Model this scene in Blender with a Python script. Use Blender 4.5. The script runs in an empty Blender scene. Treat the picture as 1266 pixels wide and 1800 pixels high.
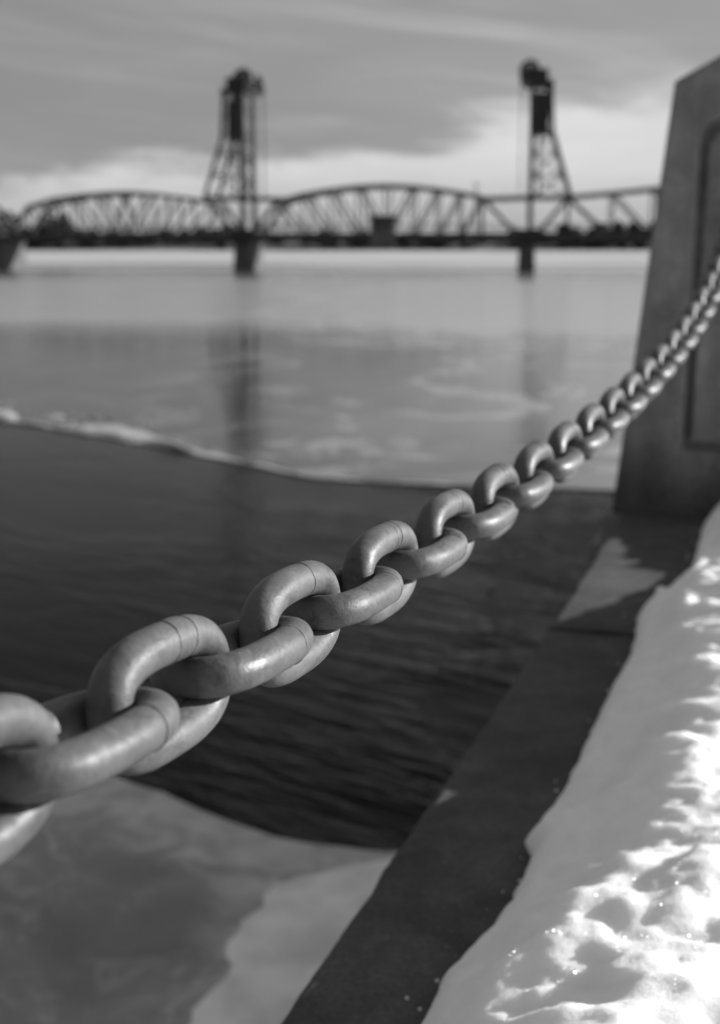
import bpy, bmesh, math, random
from mathutils import Vector, Matrix, noise
random.seed(7)
S = bpy.context.scene
COL = S.collection
R = math.radians
PI = math.pi

# ------------------------------------------------------------------ camera
CAM_H = 4.0                                   # metres above the river
PITCH = math.atan(476 / 2500)
cam = bpy.data.cameras.new('camera')
cam.lens = 50
cam.sensor_fit = 'VERTICAL'
cam.sensor_height = 36
cam.sensor_width = 36
cam.clip_start = 0.02
cam.clip_end = 6000
cam.dof.use_dof = True
cam.dof.focus_distance = 1.02
cam.dof.aperture_fstop = 6.2
cam.dof.aperture_blades = 8
cam_o = bpy.data.objects.new('camera', cam)
COL.objects.link(cam_o)
cam_o.location = (0, 0, CAM_H)
cam_o.rotation_euler = (PI / 2 - PITCH, 0, 0)
S.camera = cam_o

# ------------------------------------------------------------------ sun, sky, exposure
SUN_EL = R(15.5)
SUN_AZ = R(71)                                # clockwise from +Y, seen from above
sun_dir = Vector((math.sin(SUN_AZ) * math.cos(SUN_EL), math.cos(SUN_AZ) * math.cos(SUN_EL), math.sin(SUN_EL)))
sl = bpy.data.lights.new('sun', 'SUN')
sl.energy = 5.0
sl.angle = R(0.53)
sl.color = (1, 1, 1)
so = bpy.data.objects.new('sun', sl)
COL.objects.link(so)
so.rotation_euler = sun_dir.to_track_quat('Z', 'Y').to_euler()
so.location = (20, 0, 30)

S.view_settings.view_transform = 'Standard'
S.view_settings.look = 'None'
S.view_settings.exposure = 0.9
S.view_settings.gamma = 1
S.view_settings.use_curve_mapping = False

W = bpy.data.worlds.new('World')
S.world = W
W.use_nodes = True
NT = W.node_tree
NT.nodes.clear()


def sst(x, a, b):
    t = max(0, min(1, (x - a) / (b - a)))
    return t * t * (3 - 2 * t)


class G:
    """small helper for wiring math nodes"""
    def __init__(self, nt):
        self.nt = nt

    def node(self, t, **kw):
        n = self.nt.nodes.new(t)
        for k, v in kw.items():
            setattr(n, k, v)
        return n

    def put(self, sock, v):
        if hasattr(v, 'is_output') or isinstance(v, bpy.types.NodeSocket):
            self.nt.links.new(v, sock)
        else:
            sock.default_value = v

    def m(self, op, a, b=0.0, c=None, clamp=False):
        n = self.node('ShaderNodeMath', operation=op, use_clamp=clamp)
        self.put(n.inputs[0], a)
        self.put(n.inputs[1], b)
        if c is not None:
            self.put(n.inputs[2], c)
        return n.outputs[0]

    def smooth(self, v, lo, hi, a=0.0, b=1.0):
        n = self.node('ShaderNodeMapRange', interpolation_type='SMOOTHSTEP')
        self.put(n.inputs[0], v)
        for i, x in enumerate((lo, hi, a, b)):
            self.put(n.inputs[i + 1], x)
        return n.outputs[0]

    def xyz(self, x, y, z):
        n = self.node('ShaderNodeCombineXYZ')
        for i, v in enumerate((x, y, z)):
            self.put(n.inputs[i], v)
        return n.outputs[0]

    def sep(self, v):
        n = self.node('ShaderNodeSeparateXYZ')
        self.put(n.inputs[0], v)
        return n.outputs

    def noise(self, vec, scale, detail=4.0, rough=0.55, dist=0.0):
        n = self.node('ShaderNodeTexNoise')
        if vec is not None:
            self.put(n.inputs['Vector'], vec)
        n.inputs['Scale'].default_value = scale
        n.inputs['Detail'].default_value = detail
        n.inputs['Roughness'].default_value = rough
        n.inputs['Distortion'].default_value = dist
        return n.outputs[0]

    def vmul(self, v, s):
        n = self.node('ShaderNodeVectorMath', operation='MULTIPLY')
        self.put(n.inputs[0], v)
        n.inputs[1].default_value = s
        return n.outputs[0]

    def vadd(self, v, s):
        n = self.node('ShaderNodeVectorMath', operation='ADD')
        self.put(n.inputs[0], v)
        self.put(n.inputs[1], s)
        return n.outputs[0]

    def mix(self, f, a, b):
        n = self.node('ShaderNodeMix', data_type='FLOAT')
        self.put(n.inputs[0], f)
        self.put(n.inputs[2], a)
        self.put(n.inputs[3], b)
        return n.outputs[0]

    def bump(self, h, strength, dist, normal=None):
        n = self.node('ShaderNodeBump')
        n.inputs['Strength'].default_value = strength
        n.inputs['Distance'].default_value = dist
        self.put(n.inputs['Height'], h)
        if normal is not None:
            self.put(n.inputs['Normal'], normal)
        return n.outputs[0]


g = G(NT)
sky = g.node('ShaderNodeTexSky', sky_type='NISHITA')
sky.sun_disc = False
sky.sun_elevation = SUN_EL
sky.sun_rotation = SUN_AZ
bw = g.node('ShaderNodeRGBToBW')
NT.links.new(sky.outputs[0], bw.inputs[0])
tc = g.node('ShaderNodeTexCoord')
dx, dy, dz = g.sep(tc.outputs['Generated'])
# thin high overcast: the clear-sky tone is evened out, then streaks and a low bright bank are laid on it
base = g.m('ADD', g.m('MULTIPLY', g.m('MINIMUM', bw.outputs[0], 8.0), 0.10), 2.5)
vec = g.xyz(g.m('MULTIPLY', dx, 1.8), g.m('MULTIPLY', dy, 1.8), g.m('MULTIPLY', dz, 9.0))
n1 = g.noise(vec, 1.5, 6, 0.55, 0.4)
vec2 = g.xyz(g.m('MULTIPLY', dx, 6.0), g.m('MULTIPLY', dy, 6.0), g.m('MULTIPLY', dz, 22.0))
n2 = g.noise(vec2, 1.4, 5, 0.6, 0.2)
streak = g.smooth(g.m('ADD', n1, g.m('MULTIPLY', dx, 0.18)), 0.42, 0.72)
tone = g.m('ADD', base, g.m('MULTIPLY', streak, 0.55))
tone = g.m('ADD', tone, g.smooth(dx, -0.25, 0.3, 0.0, 0.55))
vec3 = g.xyz(g.m('MULTIPLY', dx, 3.0), g.m('MULTIPLY', dy, 3.0), g.m('ADD', g.m('MULTIPLY', dz, 30.0), g.m('MULTIPLY', dx, 2.5)))
n3 = g.noise(vec3, 1.3, 6, 0.6, 0.5)
wisp = g.m('MULTIPLY', g.smooth(n3, 0.46, 0.72), g.smooth(dx, -0.3, 0.2, 0.5, 1.5))
tone = g.m('ADD', tone, g.m('SUBTRACT', g.m('MULTIPLY', wisp, 0.8), 0.1))
edge = g.m('ADD', g.m('MULTIPLY', g.m('SUBTRACT', n2, 0.5), 0.075), g.m('ADD', g.m('MULTIPLY', dx, 0.15), 0.069))
edge = g.m('ADD', edge, g.m('MULTIPLY', g.m('SUBTRACT', n1, 0.5), 0.012))
bank = g.smooth(g.m('SUBTRACT', edge, dz), -0.008, 0.017)
btone = g.m('ADD', g.smooth(dz, 0.012, 0.062, 4.7, 6.9), g.m('MULTIPLY', g.m('SUBTRACT', n2, 0.5), 2.0))
tone = g.mix(bank, tone, btone)
col = g.node('ShaderNodeCombineColor')
for i in range(3):
    NT.links.new(tone, col.inputs[i])
bg = g.node('ShaderNodeBackground')
bg.inputs['Strength'].default_value = 0.0545
NT.links.new(col.outputs[0], bg.inputs['Color'])
wo = g.node('ShaderNodeOutputWorld')
NT.links.new(bg.outputs[0], wo.inputs['Surface'])


# ------------------------------------------------------------------ helpers
def ray(px, py):
    """direction of a photograph pixel (1266 x 1800) as seen from the camera"""
    a, b = (px - 633) / 2500, (900 - py) / 2500
    c, s = math.cos(PITCH), math.sin(PITCH)
    return Vector((a, c + b * s, -s + b * c))


EYE = Vector((0, 0, CAM_H))


def on_z(px, py, z):
    d = ray(px, py)
    return EYE + d * ((z - CAM_H) / d.z)


def set_tag(o, label=None, cat=None, group=None, kind=None):
    for k, v in (('label', label), ('category', cat), ('group', group), ('kind', kind)):
        if v:
            o[k] = v
    return o


def empty(name, loc, label, cat, group=None):
    o = bpy.data.objects.new(name, None)
    COL.objects.link(o)
    o.location = loc
    o.empty_display_size = 0.2
    return set_tag(o, label, cat, group)


def link_mesh(name, verts, faces, mat, parent=None, smooth=False, origin=None):
    """mesh from world coordinates; stored relative to its parent (or to origin)"""
    org = Vector(origin) if origin is not None else (Vector(parent.location) if parent else Vector((0, 0, 0)))
    me = bpy.data.meshes.new(name)
    me.from_pydata([tuple(Vector(v) - org) for v in verts], [], faces)
    me.update()
    if smooth:
        me.polygons.foreach_set('use_smooth', [True] * len(me.polygons))
    me.materials.append(mat)
    o = bpy.data.objects.new(name, me)
    COL.objects.link(o)
    if parent:
        o.parent = parent
    elif origin is not None:
        o.location = org
    return o


def from_bm(name, bm, mat, parent=None, smooth=False, loc=None):
    bmesh.ops.recalc_face_normals(bm, faces=bm.faces)
    me = bpy.data.meshes.new(name)
    bm.to_mesh(me)
    bm.free()
    if smooth:
        me.polygons.foreach_set('use_smooth', [True] * len(me.polygons))
    me.materials.append(mat)
    o = bpy.data.objects.new(name, me)
    COL.objects.link(o)
    if parent:
        o.parent = parent
    if loc is not None:
        o.location = loc
    return o


BOXF = [(0, 3, 2, 1), (4, 5, 6, 7), (0, 1, 5, 4), (1, 2, 6, 5), (2, 3, 7, 6), (3, 0, 4, 7)]


def beam_geo(p, q, w, h, side):
    p, q = Vector(p), Vector(q)
    t = (q - p).normalized()
    s = (side - t * side.dot(t)).normalized()
    n = t.cross(s)
    v = []
    for c in (p, q):
        for a, b in ((-1, -1), (1, -1), (1, 1), (-1, 1)):
            v.append(c + s * (a * w / 2) + n * (b * h / 2))
    return v, BOXF


def beam(name, p, q, w, h, side, mat, parent):
    v, f = beam_geo(p, q, w, h, side)
    return link_mesh(name, v, f, mat, parent)


def new_mat(name):
    m = bpy.data.materials.new(name)
    m.use_nodes = True
    nt = m.node_tree
    nt.nodes.clear()
    gg = G(nt)
    b = gg.node('ShaderNodeBsdfPrincipled')
    o = gg.node('ShaderNodeOutputMaterial')
    nt.links.new(b.outputs[0], o.inputs[0])
    return m, gg, b


def grey(gg, sock, v):
    c = gg.node('ShaderNodeCombineColor')
    for i in range(3):
        gg.put(c.inputs[i], v)
    gg.nt.links.new(c.outputs[0], sock)


def plain(name, lo, hi, scale, rough=0.8, bump=0.0, bdist=0.01, coord='Object', spec=0.4):
    m, gg, b = new_mat(name)
    t = gg.node('ShaderNodeTexCoord').outputs[coord]
    n = gg.noise(t, scale, 6, 0.6)
    grey(gg, b.inputs['Base Color'], gg.smooth(n, 0.3, 0.7, lo, hi))
    b.inputs['Roughness'].default_value = rough
    b.inputs['Specular IOR Level'].default_value = spec
    if bump:
        gg.nt.links.new(gg.bump(gg.noise(t, scale * 6, 5, 0.6), bump, bdist), b.inputs['Normal'])
    return m


# ------------------------------------------------------------------ materials
def chain_material():
    m, gg, b = new_mat('painted_chain')
    tcn = gg.node('ShaderNodeTexCoord')
    rnd = gg.node('ShaderNodeObjectInfo').outputs['Random']
    v = gg.vadd(tcn.outputs['Object'], gg.xyz(gg.m('MULTIPLY', rnd, 3.1), gg.m('MULTIPLY', rnd, 7.7), gg.m('MULTIPLY', rnd, 5.3)))
    big = gg.noise(v, 34, 5, 0.6, 0.5)
    fine = gg.noise(v, 260, 4, 0.65)
    val = gg.smooth(big, 0.25, 0.75, 0.070, 0.098)
    val = gg.m('MULTIPLY', val, gg.smooth(fine, 0.3, 0.7, 0.93, 1.06))
    # smeared stains and chipped flecks
    sv = gg.vmul(v, (0.5, 1.6, 1.0))
    st = gg.noise(sv, 60, 3, 0.5, 1.2)
    stain = gg.smooth(st, 0.60, 0.66)
    val = gg.mix(gg.m('MULTIPLY', stain, 0.5), val, 0.045)
    ch = gg.noise(v, 170, 2, 0.5)
    chip = gg.smooth(ch, 0.74, 0.77)
    val = gg.mix(gg.m('MULTIPLY', chip, 0.7), val, 0.18)
    vo = gg.node('ShaderNodeTexVoronoi', feature='DISTANCE_TO_EDGE')
    gg.put(vo.inputs['Vector'], gg.vadd(v, gg.vmul(gg.xyz(big, fine, big), (0.02, 0.02, 0.02))))
    vo.inputs['Scale'].default_value = 26
    crack = gg.m('MULTIPLY', gg.smooth(vo.outputs['Distance'], 0.0, 0.02, 1.0, 0.0), gg.smooth(big, 0.52, 0.6))
    val = gg.mix(gg.m('MULTIPLY', crack, 0.4), val, 0.06)
    sq = gg.noise(gg.vmul(v, (0.8, 1.3, 1.0)), 44, 3, 0.55, 1.0)
    line = gg.m('MULTIPLY', gg.smooth(gg.m('ABSOLUTE', gg.m('SUBTRACT', sq, 0.5)), 0.002, 0.010, 1.0, 0.0), gg.smooth(gg.noise(v, 30, 2, 0.5), 0.54, 0.62))
    val = gg.mix(gg.m('MULTIPLY', line, 0.75), val, 0.035)
    grime = gg.smooth(gg.noise(v, 19, 5, 0.65, 0.4), 0.50, 0.72)
    val = gg.m('MULTIPLY', val, gg.m('SUBTRACT', 1.0, gg.m('MULTIPLY', grime, 0.42)))
    pale = gg.smooth(gg.noise(v, 85, 5, 0.7, 0.6), 0.55, 0.75)
    val = gg.mix(gg.m('MULTIPLY', pale, 0.65), val, 0.15)
    grey(gg, b.inputs['Base Color'], val)
    gg.put(b.inputs['Roughness'], gg.smooth(big, 0.3, 0.7, 0.38, 0.58))
    b.inputs['Specular IOR Level'].default_value = 0.27
    h = gg.m('ADD', gg.m('MULTIPLY', fine, 0.35), gg.m('ADD', gg.m('MULTIPLY', big, 1.4), gg.m('MULTIPLY', chip, 0.4)))
    gg.nt.links.new(gg.bump(h, 0.42, 0.0022), b.inputs['Normal'])
    return m


def snow_material():
    m, gg, b = new_mat('snow')
    t = gg.node('ShaderNodeTexCoord').outputs['Object']
    n = gg.noise(t, 5, 5, 0.6)
    grey(gg, b.inputs['Base Color'], gg.smooth(n, 0.3, 0.7, 0.88, 0.93))
    b.inputs['Roughness'].default_value = 0.85
    b.inputs['Subsurface Weight'].default_value = 0.7
    b.inputs['Subsurface Radius'].default_value = (1, 1, 1)
    b.inputs['Subsurface Scale'].default_value = 0.028
    b.inputs['Specular IOR Level'].default_value = 0.25
    f = gg.noise(t, 170, 4, 0.7)
    c = gg.noise(t, 38, 5, 0.65)
    h = gg.m('ADD', gg.m('MULTIPLY', c, 0.7), gg.m('MULTIPLY', f, 0.5))
    gg.nt.links.new(gg.bump(h, 0.35, 0.011), b.inputs['Normal'])
    # ice-crystal glints
    vo = gg.node('ShaderNodeTexVoronoi')
    gg.put(vo.inputs['Vector'], t)
    vo.inputs['Scale'].default_value = 620
    nm = gg.node('ShaderNodeVectorMath', operation='SUBTRACT')
    gg.nt.links.new(vo.outputs['Color'], nm.inputs[0])
    nm.inputs[1].default_value = (0.5, 0.5, 0.0)
    nn = gg.node('ShaderNodeVectorMath', operation='NORMALIZE')
    gg.nt.links.new(nm.outputs[0], nn.inputs[0])
    gg.nt.links.new(nn.outputs[0], b.inputs['Coat Normal'])
    b.inputs['Coat Roughness'].default_value = 0.2
    b.inputs['Coat Weight'].default_value = 0.16
    return m


def water_material():
    m, gg, b = new_mat('river_water')
    t = gg.node('ShaderNodeTexCoord').outputs['Object']
    grey(gg, b.inputs['Base Color'], 0.004)
    b.inputs['Roughness'].default_value = 0.07
    b.inputs['IOR'].default_value = 1.33
    b.inputs['Specular IOR Level'].default_value = 0.055
    # wind ripples: crests run obliquely, stronger in the open lane by the wall than out by the ice
    rot = gg.node('ShaderNodeMapping')
    gg.put(rot.inputs['Vector'], t)
    rot.inputs['Rotation'].default_value = (0, 0, R(42))
    a = gg.noise(gg.vmul(rot.outputs[0], (0.42, 1.9, 1)), 2.4, 2, 0.5, 0.5)
    c = gg.noise(gg.vmul(rot.outputs[0], (0.8, 2.2, 1)), 6.5, 2, 0.5, 0.3)
    calm = gg.noise(t, 0.22, 3, 0.5)
    x, y, z = gg.sep(t)
    lane = gg.smooth(gg.m('ADD', gg.m('SUBTRACT', x, gg.m('MULTIPLY', y, 0.10)), gg.m('MULTIPLY', gg.m('SUBTRACT', calm, 0.5), 5.0)), -5.0, 1.2, 0.2, 1.0)
    gust = gg.smooth(gg.noise(gg.vmul(rot.outputs[0], (0.5, 1.0, 1)), 0.42, 3, 0.55, 0.8), 0.36, 0.62, 0.35, 1.35)
    h = gg.m('MULTIPLY', gg.m('MULTIPLY', gg.m('ADD', a, gg.m('MULTIPLY', c, 0.25)), lane), gust)
    gg.nt.links.new(gg.bump(h, 1.0, 0.08), b.inputs['Normal'])
    return m


def far_ice_material():
    """wet bare ice near the open water, frost thickening away from it"""
    m, gg, b = new_mat('wet_ice')
    t = gg.node('ShaderNodeTexCoord').outputs['Object']
    x, y, z = gg.sep(t)
    n = gg.noise(gg.vmul(t, (1.0, 0.55, 1)), 0.07, 6, 0.6, 0.8)
    sw = gg.noise(gg.vmul(t, (1.0, 0.7, 1)), 0.17, 5, 0.62, 2.6)
    band = gg.noise(gg.vmul(t, (0.12, 1.0, 1)), 0.05, 5, 0.6, 0.3)
    yb = gg.m('ADD', y, gg.m('MULTIPLY', gg.m('SUBTRACT', band, 0.5), 16.0))
    yb = gg.m('ADD', yb, gg.m('MULTIPLY', x, 0.12))
    far = gg.smooth(yb, 57, 75)
    side = gg.smooth(gg.m('ADD', x, gg.m('MULTIPLY', gg.m('SUBTRACT', n, 0.5), 26.0)), -4, 9)
    frost = gg.m('ADD', gg.m('MULTIPLY', far, 0.80), gg.m('MULTIPLY', side, 0.55))
    frost = gg.m('ADD', frost, gg.m('MULTIPLY', gg.smooth(sw, 0.50, 0.60), gg.smooth(x, -9.0, 0.0, 0.08, 0.42)), clamp=True)
    wet = gg.smooth(gg.m('ABSOLUTE', gg.m('SUBTRACT', yb, 168.0)), 10.0, 22.0, 1.0, 0.0)
    wet = gg.m('MAXIMUM', wet, gg.m('MULTIPLY', gg.smooth(band, 0.60, 0.68), 0.7))
    frost = gg.m('MULTIPLY', frost, gg.m('SUBTRACT', 1.0, gg.m('MULTIPLY', wet, 0.55)))
    grey(gg, b.inputs['Base Color'], gg.mix(frost, 0.035, 0.41))
    gg.put(b.inputs['Roughness'], gg.mix(frost, 0.10, 0.24))
    b.inputs['IOR'].default_value = 1.31
    gg.nt.links.new(gg.bump(gg.noise(t, 0.9, 4, 0.55), 0.12, 0.03), b.inputs['Normal'])
    return m


def near_ice_material():
    m, gg, b = new_mat('shore_ice')
    t = gg.node('ShaderNodeTexCoord').outputs['Object']
    at = gg.node('ShaderNodeAttribute')
    at.attribute_name = 'frost'
    n = gg.noise(t, 0.9, 6, 0.6, 0.8)
    n2 = gg.noise(t, 3.0, 5, 0.6, 0.5)
    fr = gg.smooth(gg.m('ADD', at.outputs['Fac'], gg.m('MULTIPLY', gg.m('SUBTRACT', n2, 0.5), 0.7)), 0.25, 0.75)
    icev = gg.smooth(n, 0.3, 0.7, 0.15, 0.26)
    n3 = gg.noise(t, 1.7, 7, 0.68, 1.4)
    icev = gg.m('ADD', icev, gg.m('MULTIPLY', gg.smooth(n3, 0.5, 0.68), 0.12))
    vo = gg.node('ShaderNodeTexVoronoi', feature='DISTANCE_TO_EDGE')
    gg.put(vo.inputs['Vector'], gg.vadd(t, gg.vmul(gg.xyz(n, n2, n), (0.9, 0.9, 0.9))))
    vo.inputs['Scale'].default_value = 0.55
    crk = gg.smooth(vo.outputs['Distance'], 0.0, 0.02, 0.16, 0.0)
    icev = gg.m('ADD', icev, gg.m('MULTIPLY', crk, gg.smooth(n, 0.45, 0.6)))
    grey(gg, b.inputs['Base Color'], gg.mix(fr, icev, gg.smooth(n2, 0.3, 0.7, 0.34, 0.56)))
    gg.put(b.inputs['Roughness'], gg.mix(fr, 0.35, 0.8))
    b.inputs['Specular IOR Level'].default_value = 0.3
    gg.nt.links.new(gg.bump(gg.noise(t, 7, 5, 0.6), 0.3, 0.02), b.inputs['Normal'])
    return m


def concrete_material(name, lo, hi, stain=0.5, foot_shade=None, grain=1.0):
    m, gg, b = new_mat(name)
    t = gg.node('ShaderNodeTexCoord').outputs['Object']
    big = gg.noise(t, 3.5, 6, 0.65, 0.3)
    drip = gg.noise(gg.vmul(t, (5, 5, 0.7)), 2.2, 5, 0.6)
    fine = gg.noise(t, 120, 4, 0.7)
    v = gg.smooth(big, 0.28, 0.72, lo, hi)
    v = gg.m('MULTIPLY', v, gg.smooth(drip, 0.3, 0.7, 1.0 - 0.3 * stain, 1.06))
    v = gg.m('MULTIPLY', v, gg.smooth(fine, 0.25, 0.75, 1.0 - 0.18 * grain, 1.0 + 0.14 * grain))
    mid = gg.noise(t, 17, 5, 0.7, 0.5)
    v = gg.m('MULTIPLY', v, gg.smooth(mid, 0.3, 0.72, 1.0 - 0.14 * grain, 1.0 + 0.12 * grain))
    spk = gg.smooth(gg.noise(t, 95, 2, 0.5), 0.68, 0.74)
    v = gg.mix(gg.m('MULTIPLY', spk, 0.28 * grain), v, hi * 2.0)
    vo = gg.node('ShaderNodeTexVoronoi')
    gg.put(vo.inputs['Vector'], t)
    vo.inputs['Scale'].default_value = 55
    pit = gg.smooth(vo.outputs['Distance'], 0.10, 0.2, 1.0, 0.0)
    v = gg.m('MULTIPLY', v, gg.m('SUBTRACT', 1.0, gg.m('MULTIPLY', pit, 0.3)))
    if foot_shade:                                   # shade at the foot, painted into the base colour with a noisy edge
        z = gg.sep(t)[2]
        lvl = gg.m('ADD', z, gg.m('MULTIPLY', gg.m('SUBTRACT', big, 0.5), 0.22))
        v = gg.m('MULTIPLY', v, gg.smooth(lvl, foot_shade[0], foot_shade[1], 0.42, 1.0))
    grey(gg, b.inputs['Base Color'], v)
    b.inputs['Roughness'].default_value = 0.85
    b.inputs['Specular IOR Level'].default_value = 0.3
    h = gg.m('SUBTRACT', gg.m('ADD', gg.m('MULTIPLY', fine, 0.5), big), gg.m('MULTIPLY', pit, 0.35))
    gg.nt.links.new(gg.bump(h, 0.4, 0.006), b.inputs['Normal'])
    return m


M_CHAIN = chain_material()
M_WELD = plain('weld_scale', 0.07, 0.12, 300, 0.5)
M_SNOW = snow_material()
M_WATER = water_material()
M_ICE = far_ice_material()
M_SHORE = near_ice_material()
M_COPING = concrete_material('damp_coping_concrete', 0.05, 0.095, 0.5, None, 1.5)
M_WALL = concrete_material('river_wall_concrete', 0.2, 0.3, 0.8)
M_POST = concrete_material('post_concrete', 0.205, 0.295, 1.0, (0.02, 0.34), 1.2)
M_STEEL = plain('weathered_bridge_steel', 0.03, 0.055, 0.8, 0.6)
M_STEELP = plain('light_painted_steel', 0.07, 0.11, 0.8, 0.6)
M_DARK = plain('dark_machinery', 0.02, 0.035, 1.0, 0.6)
M_DECK = plain('bridge_deck', 0.05, 0.09, 0.6, 0.85)
M_PIER = concrete_material('pier_stone', 0.06, 0.12, 0.9)
M_HOUSE = plain('house_wall', 0.10, 0.15, 0.5, 0.8)
M_ROOF = plain('house_roof', 0.03, 0.06, 0.7, 0.8)
M_GLASS = plain('window_glass', 0.02, 0.03, 1.0, 0.2)
M_TREE = plain('winter_trees', 0.02, 0.045, 0.2, 0.9, spec=0.1)
M_BARK = plain('bark', 0.03, 0.06, 1.2, 0.9)
M_BANK = plain('far_shore_soil', 0.06, 0.12, 0.05, 0.95)
M_SOIL = plain('frozen_soil', 0.10, 0.16, 2.0, 0.95)
M_RUBBLE = plain('broken_ice', 0.20, 0.42, 1.6, 0.7)
M_FARSNOW = plain('snow_on_ice', 0.38, 0.5, 0.02, 0.8, spec=0.2)

# ------------------------------------------------------------------ river, ice, land
def quad_grid(name, xs, ys, zf, mat, kind='structure', inside=None, attr=None, smooth=True):
    verts, idx, faces = [], {}, []
    for j, y in enumerate(ys):
        for i, x in enumerate(xs):
            p = (x, y, zf(x, y))
            idx[i, j] = len(verts)
            verts.append(p)
    for j in range(len(ys) - 1):
        for i in range(len(xs) - 1):
            faces.append((idx[i, j], idx[i + 1, j], idx[i + 1, j + 1], idx[i, j + 1]))
    o = link_mesh(name, verts, faces, mat, smooth=smooth)
    o['kind'] = kind
    if attr:
        a = o.data.attributes.new(attr[0], 'FLOAT', 'POINT')
        a.data.foreach_set('value', [attr[1](v[0], v[1]) for v in verts])
    return o


set_tag(link_mesh('riverbed', [(-4000, -600, -3), (4000, -600, -3), (4000, 4000, -3), (-4000, 4000, -3)], [(0, 1, 2, 3)], M_SOIL), kind='structure')
set_tag(link_mesh('river_water', [(-1500, -400, 0), (900, -400, 0), (900, 640, 0), (-1500, 640, 0)], [(0, 1, 2, 3)], M_WATER), kind='structure')


def densify(pts, step, amp, seed):
    out = []
    for (a, b) in zip(pts[:-1], pts[1:]):
        a, b = Vector(a), Vector(b)
        L = (b - a).length
        n = max(2, int(L / step))
        nrm = Vector((-(b - a).y, (b - a).x)).normalized()
        for k in range(n):
            p = a.lerp(b, k / n)
            d = noise.fractal((p.x * 0.35 / step * 0.4 + seed, p.y * 0.35 / step * 0.4, seed), 0.8, 2.0, 4) * amp
            out.append(p + nrm * d)
    out.append(Vector(pts[-1]))
    return out


def sheet(name, outline, z0, z1, mat, kind='structure'):
    """flat slab with an irregular outline: top face plus a rim down to z0"""
    bm = bmesh.new()
    top = [bm.verts.new((p.x, p.y, z1)) for p in outline]
    bot = [bm.verts.new((p.x, p.y, z0)) for p in outline]
    n = len(outline)
    f = bm.faces.new(top)
    for i in range(n):
        bm.faces.new((top[i], bot[i], bot[(i + 1) % n], top[(i + 1) % n]))
    bmesh.ops.triangulate(bm, faces=[f])
    o = from_bm(name, bm, mat)
    o['kind'] = kind
    return o


FAR_Z = 0.022
far_edge_px = [(-50, 733), (0, 745), (100, 757), (200, 769), (300, 788), (400, 806), (500, 829), (560, 838), (700, 845), (850, 852), (1000, 856), (1080, 859), (1240, 866)]
fe = [on_z(x, y, FAR_Z).xy for x, y in far_edge_px]
left_more = [Vector((-300, 140)), Vector((-90, 84)), Vector((-40, 56)), Vector((-20, 41))]
edge_line = densify(left_more + fe, 0.7, 0.35, 3.1)
verts, faces = [], []
for k, p in enumerate([Vector((-900, 300))] + edge_line + [Vector((60, 22)), Vector((900, 60))]):
    verts += [(p.x, p.y, -0.05), (p.x, p.y, FAR_Z)]
    for c in (1.25, 2.2, 6.0):
        verts.append((p.x * c, min(p.y * c, 640.0) if c < 6 else 640.0, FAR_Z))
    if k:
        for r_ in range(4):
            faces.append((k * 5 - 5 + r_, k * 5 + r_, k * 5 + r_ + 1, k * 5 - 5 + r_ + 1))
ice = link_mesh('river_ice', verts, faces, M_ICE)
ice['kind'] = 'structure'

# snow lying on the ice beyond the bridge
b0 = densify([(-700, 330), (-260, 262), (-60, 252), (60, 236), (260, 250), (800, 300)], 6, 7, 9.0)
sheet('snow_covered_ice', b0 + [Vector((800, 639)), Vector((-700, 639))], FAR_Z - 0.02, FAR_Z + 0.08, M_FARSNOW)

# pushed-up rim of broken ice along the edge of the open water
rng = random.Random(4)
rim = [p for p in edge_line if -40 < p.x < 7]
verts, faces = [], []
NR = 9
fine_rim = []
for p, q in zip(rim[:-1], rim[1:]):
    for k in range(4):
        fine_rim.append(p.lerp(q, k / 4))
for i, p in enumerate(fine_rim):
    left = sst(-p.x, 2.0, 4.8)
    wd = (0.22 + 0.9 * left) * max(0.15, 1 + 1.1 * noise.fractal((p.x * 0.8, 0.3, 7), 0.8, 2, 3))
    hh = (0.004 + 0.040 * left) * (1 + 0.9 * noise.fractal((p.x * 1.3, 4.4, 1), 0.8, 2, 3))
    if abs(p.x + 3.75) < 0.6:
        hh += 0.09 * (1 - abs(p.x + 3.75) / 0.6)
    for k in range(NR):
        t = k / (NR - 1)
        zz = hh * math.sin(PI * t ** 0.7) * (1 + 0.35 * noise.noise((p.x * 3.1, t * 4, 2.0)))
        verts.append((p.x + 0.1 * t, p.y - 0.03 + wd * t, FAR_Z - 0.004 + max(0, zz)))
for i in range(len(fine_rim) - 1):
    for k in range(NR - 1):
        faces.append((i * NR + k, (i + 1) * NR + k, (i + 1) * NR + k + 1, i * NR + k + 1))
ridge = link_mesh('ice_ridge', verts, faces, M_RUBBLE, smooth=True)
ridge['kind'] = 'structure'
bm = bmesh.new()
for p in rim:
    left = sst(-p.x, 1.0, 5.0)
    for k in range(int(1 + 7 * left)):
        s = (0.03 + 0.07 * rng.random() ** 2) * (0.4 + 0.6 * left)
        off = rng.random() ** 1.3 * (0.4 + 2.2 * left)
        q = Vector((p.x + rng.uniform(-0.4, 0.4), p.y + off + rng.uniform(-0.1, 0.1), FAR_Z + s * 0.12))
        mt = Matrix.Translation(q) @ Matrix.Rotation(rng.random() * 6, 4, 'Z') @ Matrix.Rotation(rng.uniform(-.4, .4), 4, 'X') @ Matrix.Diagonal((s * rng.uniform(.8, 2.2), s * rng.uniform(.6, 1.6), s * rng.uniform(.12, .35), 1))
        r_ = bmesh.ops.create_icosphere(bm, subdivisions=1, radius=1, matrix=mt)
        for v in r_['verts']:
            v.co += Vector((rng.uniform(-1, 1), rng.uniform(-1, 1), rng.uniform(-1, 1))) * s * 0.14
o = from_bm('ice_rubble', bm, M_RUBBLE)
o['kind'] = 'stuff'

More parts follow.
